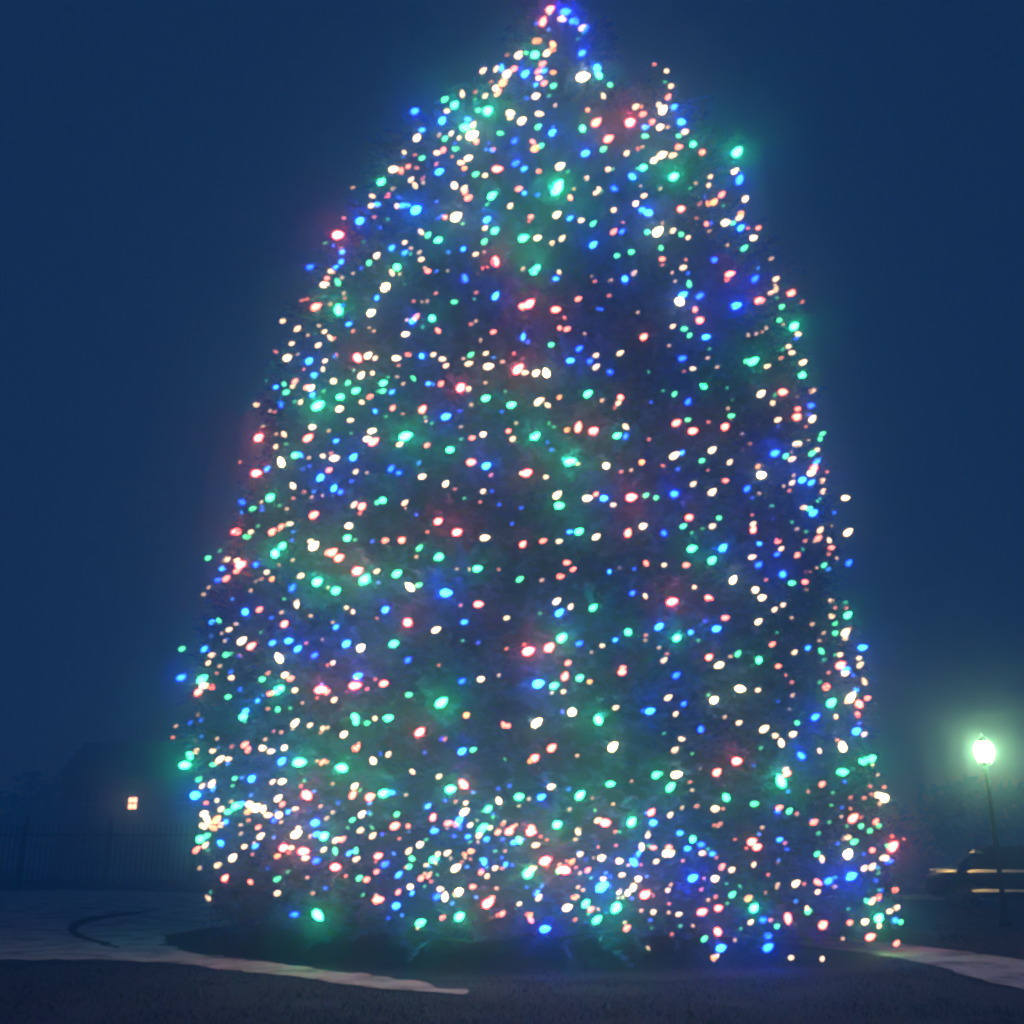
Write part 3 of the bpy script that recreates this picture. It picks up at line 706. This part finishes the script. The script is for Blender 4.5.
MB().box((2.9, 3.5, 7.4), (0.7, 0.5, 1.3)).build('chimney', M_BRICK, rf)
for k, h in enumerate(holes[:4]):
    a, b, c_, d_ = h
    fr = MB()
    t = 0.045
    fr.box(((a + b) / 2, 0.04, c_ + t / 2), (b - a, .1, t)); fr.box(((a + b) / 2, 0.04, d_ - t / 2), (b - a, .1, t))
    fr.box((a + t / 2, 0.04, (c_ + d_) / 2), (t, .1, d_ - c_ - 2 * t)); fr.box((b - t / 2, 0.04, (c_ + d_) / 2), (t, .1, d_ - c_ - 2 * t))
    fr.box(((a + b) / 2, 0.04, (c_ + d_) / 2), (b - a - 2 * t, .06, 0.09)); fr.box(((a + b) / 2, 0.035, (c_ + d_) / 2), (0.05, .05, d_ - c_ - 2 * t))
    wn = fr.build('window', M_BRICK if k == 0 else M_FRAME, house)
    MB().add([(a, .08, c_), (b, .08, c_), (b, .08, d_), (a, .08, d_)], [(0, 1, 2, 3)]).build('pane', M_PANE if k == 0 else M_DARKPANE, wn)
a, b, c_, d_ = holes[4]
dr = MB().box(((a + b) / 2, .06, (c_ + d_) / 2), (b - a, .06, d_ - c_)).build('door', M_ROOF, house)
MB().box((b - .12, .01, 1.05), (.06, .05, .12)).build('handle', M_CHROME, dr)

# ------------------------------------------------------------------ street lamp on the right
lp = at_depth(984, 751, 22)
lamp = empty('street_lamp', (lp.x, 22, 0)); tag(lamp, 'glowing greenish white street lamp globe on a slim dark pole', 'street lamp')
H = lp.z
MB().lathe([(0.14, 0), (0.14, 0.1), (0.09, 0.16), (0.075, 0.55), (0.05, 0.62), (0.035, H - 0.42), (0.06, H - 0.36), (0.04, H - 0.3)], 14).build('pole', M_IRON, lamp, True)
MB().lathe([(0.06, H - 0.3), (0.12, H - 0.25), (0.13, H - 0.21)], 14).build('lamp_base', M_IRON, lamp, True)
MB().lathe([(0.10, H - 0.21), (0.15, H - 0.14), (0.18, H - 0.02), (0.175, H + 0.08), (0.12, H + 0.17)], 24).build('globe', M_LAMP, lamp, True)
MB().lathe([(0.13, H + 0.17), (0.11, H + 0.20), (0.05, H + 0.26), (0.02, H + 0.29), (0.012, H + 0.36)], 18).build('lamp_cap', M_IRON, lamp, True)

# ------------------------------------------------------------------ parked car, side on, nose to the left
cy = 27.3
cxl = at_depth(926, 870, cy - 0.9).x
car = empty('parked_car', (cxl + 2.62, cy, 0), math.radians(-16)); tag(car, 'dark parked car with thin lamplit reflections along its side', 'car')
# side profile (x from -2.25 nose to 2.25 tail, z)
body_low = [(-2.25, 0.42), (-2.27, 0.62), (-2.2, 0.74), (-1.75, 0.86), (-1.05, 0.93), (0.3, 0.96), (1.6, 0.98), (2.15, 0.94), (2.26, 0.72), (2.22, 0.42), (2.0, 0.28),
            (1.78, 0.28), (1.72, 0.5), (1.52, 0.66), (1.26, 0.66), (1.06, 0.5), (1.0, 0.26), (-1.02, 0.26), (-1.08, 0.5), (-1.28, 0.66), (-1.54, 0.66), (-1.74, 0.5), (-1.8, 0.28), (-2.1, 0.3)]
def extrude(poly, y0, y1, taper=None):
    n = len(poly); vs = []
    for yy in (y0, y1):
        for x, z in poly: vs.append((x, yy, z))
    fs = [tuple(range(n))[::-1] if y0 < y1 else tuple(range(n)), tuple(range(n, 2 * n))]
    for i in range(n):
        j = (i + 1) % n; fs.append((i, j, n + j, n + i))
    return vs, fs
vs, fs = extrude(body_low, -0.88, 0.88)
MB().add(vs, fs).build('body', M_PAINT, car, bevel=0.05)
# cabin, narrowing to the roof
cab = [(-1.5, 0.93), (-1.02, 1.36), (-0.78, 1.46), (0.9, 1.46), (1.35, 1.40), (1.95, 0.98)]
cv = []
for sgn in (-1, 1):
    for x, z in cab: cv.append((x, sgn * (0.82 - 0.22 * (z - 0.94) / 0.52), z))
n = len(cab); cf = [tuple(range(n)), tuple(range(2 * n - 1, n - 1, -1))] + [(i, n + i, n + i + 1, i + 1) for i in range(n - 1)]
MB().add(cv, cf).build('cabin', M_PAINT, car, bevel=0.04)
def side_pt(x, z, sgn, off=0.012): return (x, sgn * (0.82 - 0.22 * (z - 0.94) / 0.52 + off), z)
for sgn in (-1, 1):
    for q in ([(-1.22, 1.0), (-0.88, 1.34), (-0.75, 1.39), (0.10, 1.39), (0.10, 1.0)], [(0.18, 1.0), (0.18, 1.39), (0.88, 1.39), (1.22, 1.34), (1.68, 1.02)]):
        MB().add([side_pt(x, z, sgn) for x, z in q], [tuple(range(len(q)))]).build('side_window', M_GLASS, car)
    def strip(name, pts, m):  # satin strips added where glints fall, tilted to catch the lamp
        mb = MB()
        vs = []
        for x, y, z, h in pts:
            vs += [(x, sgn * y, z), (x, sgn * (y - h * 0.27), z + h), (x, sgn * (y - 0.03), z - 0.005), (x, sgn * (y - h * 0.27 - .02), z + h - 0.004)]
        fs = []
        for q in range(len(pts) - 1):
            a = q * 4; b = a + 4
            fs += [(a, b, b + 1, a + 1), (a + 2, a + 3, b + 3, b + 2), (a, a + 2, b + 2, b), (a + 1, b + 1, b + 3, a + 3)]
        mb.add(vs, fs).build(name, m, car)
    strip('bonnet_glint', [(-1.98, .90, .86, .02), (-1.8, .905, .865, .035), (-1.52, .905, .87, .02)], M_SATIN)
    strip('belt_glint', [(-1.30, .91, .86, .02), (-1.15, .915, .86, .055), (0.5, .915, .87, .055), (2.0, .91, .87, .03)], M_SATIN)
    strip('window_glint', [(-1.20, .83, 1.30, .015), (-1.08, .84, 1.30, .06), (-0.90, .82, 1.295, .015)], M_SATIN)
    strip('sill_glint', [(-1.25, .92, .43, .012), (-1.0, .925, .42, .06), (-.5, .925, .43, .045), (1.0, .925, .43, .045)], M_SATIN)
    MB().tube([side_pt(-1.40, 1.03, sgn, .01), side_pt(-1.02, 1.35, sgn, .01), side_pt(-0.80, 1.45, sgn, .01)], .014, 8).build('pillar_trim', M_PAINT, car, True)
    MB().box((-1.16, sgn * 0.95, 1.07), (0.14, 0.18, 0.12)).build('wing_mirror', M_PAINT, car, bevel=0.02)
    for x in (-0.0, 0.95):
        MB().box((x + 0.25, sgn * 0.9, 0.84), (0.17, 0.03, 0.03)).build('handle', M_CHROME, car)
MB().add([(-1.50, -.72, .97), (-1.50, .72, .97), (-1.05, .60, 1.38), (-1.05, -.60, 1.38)], [(0, 1, 2, 3)]).build('windscreen', M_GLASS, car)
for yy in (-.62, .62):
    MB().lathe([(0.02, -.03), (0.11, -.01), (0.12, .03)], 12).build('headlight', M_CHROME, car).matrix_local = Matrix.Translation((-2.235, yy, .66)) @ Matrix.Rotation(-math.pi / 2, 4, 'Y')
    MB().box((2.26, yy, .8), (.04, .3, .14)).build('tail_light', mat('tail glass', (.25, .01, .01), .2), car, bevel=.01)
MB().box((-2.27, 0, .45), (.08, 1.6, .12)).build('bumper', M_CHROME, car, bevel=.03)
tm = MB().lathe([(0.20, -.1), (0.30, -.1), (0.325, -.06), (0.325, .06), (0.30, .1), (0.20, .1)], 24).mesh('tyre', M_RUBBER, True)
rim_b = MB().lathe([(0.0, .07), (0.05, .10), (0.06, .06), (0.18, .05), (0.205, .10), (0.205, -.08)], 24)
for k in range(5):
    rim_b.box((0.12 * math.cos(k * 1.2566), 0.12 * math.sin(k * 1.2566), .085), (.15, .035, .03), Matrix.Rotation(k * 1.2566, 3, 'Z'))
rm = rim_b.mesh('rim', M_ALLOY)
for x in (-1.41, 1.39):
    for sgn in (-1, 1):
        o = bpy.data.objects.new('wheel', tm); col.objects.link(o); o.parent = car
        o.location = (x, sgn * .8, .33); o.rotation_euler = (math.pi / 2 * (1 if sgn < 0 else -1), 0, 0)
        r_ = bpy.data.objects.new('rim', rm); col.objects.link(r_); r_.parent = o

# ------------------------------------------------------------------ mist added through all the air for halos round the lights
HALO_MIST = 0.026
nt = w.node_tree
out = [n for n in nt.nodes if n.type == 'OUTPUT_WORLD'][0]
va = nt.nodes.new('ShaderNodeVolumeScatter'); va.inputs['Color'].default_value = (0.27, 0.76, 1.0, 1)
va.inputs['Density'].default_value = HALO_MIST; va.inputs['Anisotropy'].default_value = 0.955
vb = nt.nodes.new('ShaderNodeVolumeScatter'); vb.inputs['Color'].default_value = (0.05, 0.55, 1.0, 1)
vb.inputs['Density'].default_value = 0.003; vb.inputs['Anisotropy'].default_value = 0.6
ve = nt.nodes.new('ShaderNodeEmission'); ve.inputs['Color'].default_value = (0.0006, 0.0098, 0.046, 1)  # blue glow put into the mist itself, lifting the darks to navy
ve.inputs['Strength'].default_value = (HALO_MIST + 0.003)
a1 = nt.nodes.new('ShaderNodeAddShader'); a2 = nt.nodes.new('ShaderNodeAddShader')
nt.links.new(va.outputs[0], a1.inputs[0]); nt.links.new(vb.outputs[0], a1.inputs[1])
nt.links.new(a1.outputs[0], a2.inputs[0]); nt.links.new(ve.outputs[0], a2.inputs[1])
nt.links.new(a2.outputs[0], out.inputs['Volume'])

# ------------------------------------------------------------------ render settings
scene.view_settings.view_transform = 'Standard'
scene.view_settings.look = 'None'
scene.view_settings.exposure = 0
scene.view_settings.gamma = 1
cy_ = scene.cycles
cy_.use_denoising = True
cy_.use_adaptive_sampling = True
cy_.adaptive_threshold = 0.025
cy_.denoiser = 'OPENIMAGEDENOISE'
cy_.max_bounces = 4
cy_.diffuse_bounces = 2
cy_.volume_bounces = 0
cy_.transparent_max_bounces = 8
cy_.use_light_tree = True
cy_.sample_clamp_indirect = 3.0
cy_.caustics_reflective = False
cy_.caustics_refractive = False
scene.render.filter_size = 1.6 if hasattr(scene.render, 'filter_size') else 1.5
cy_.filter_width = 3.0
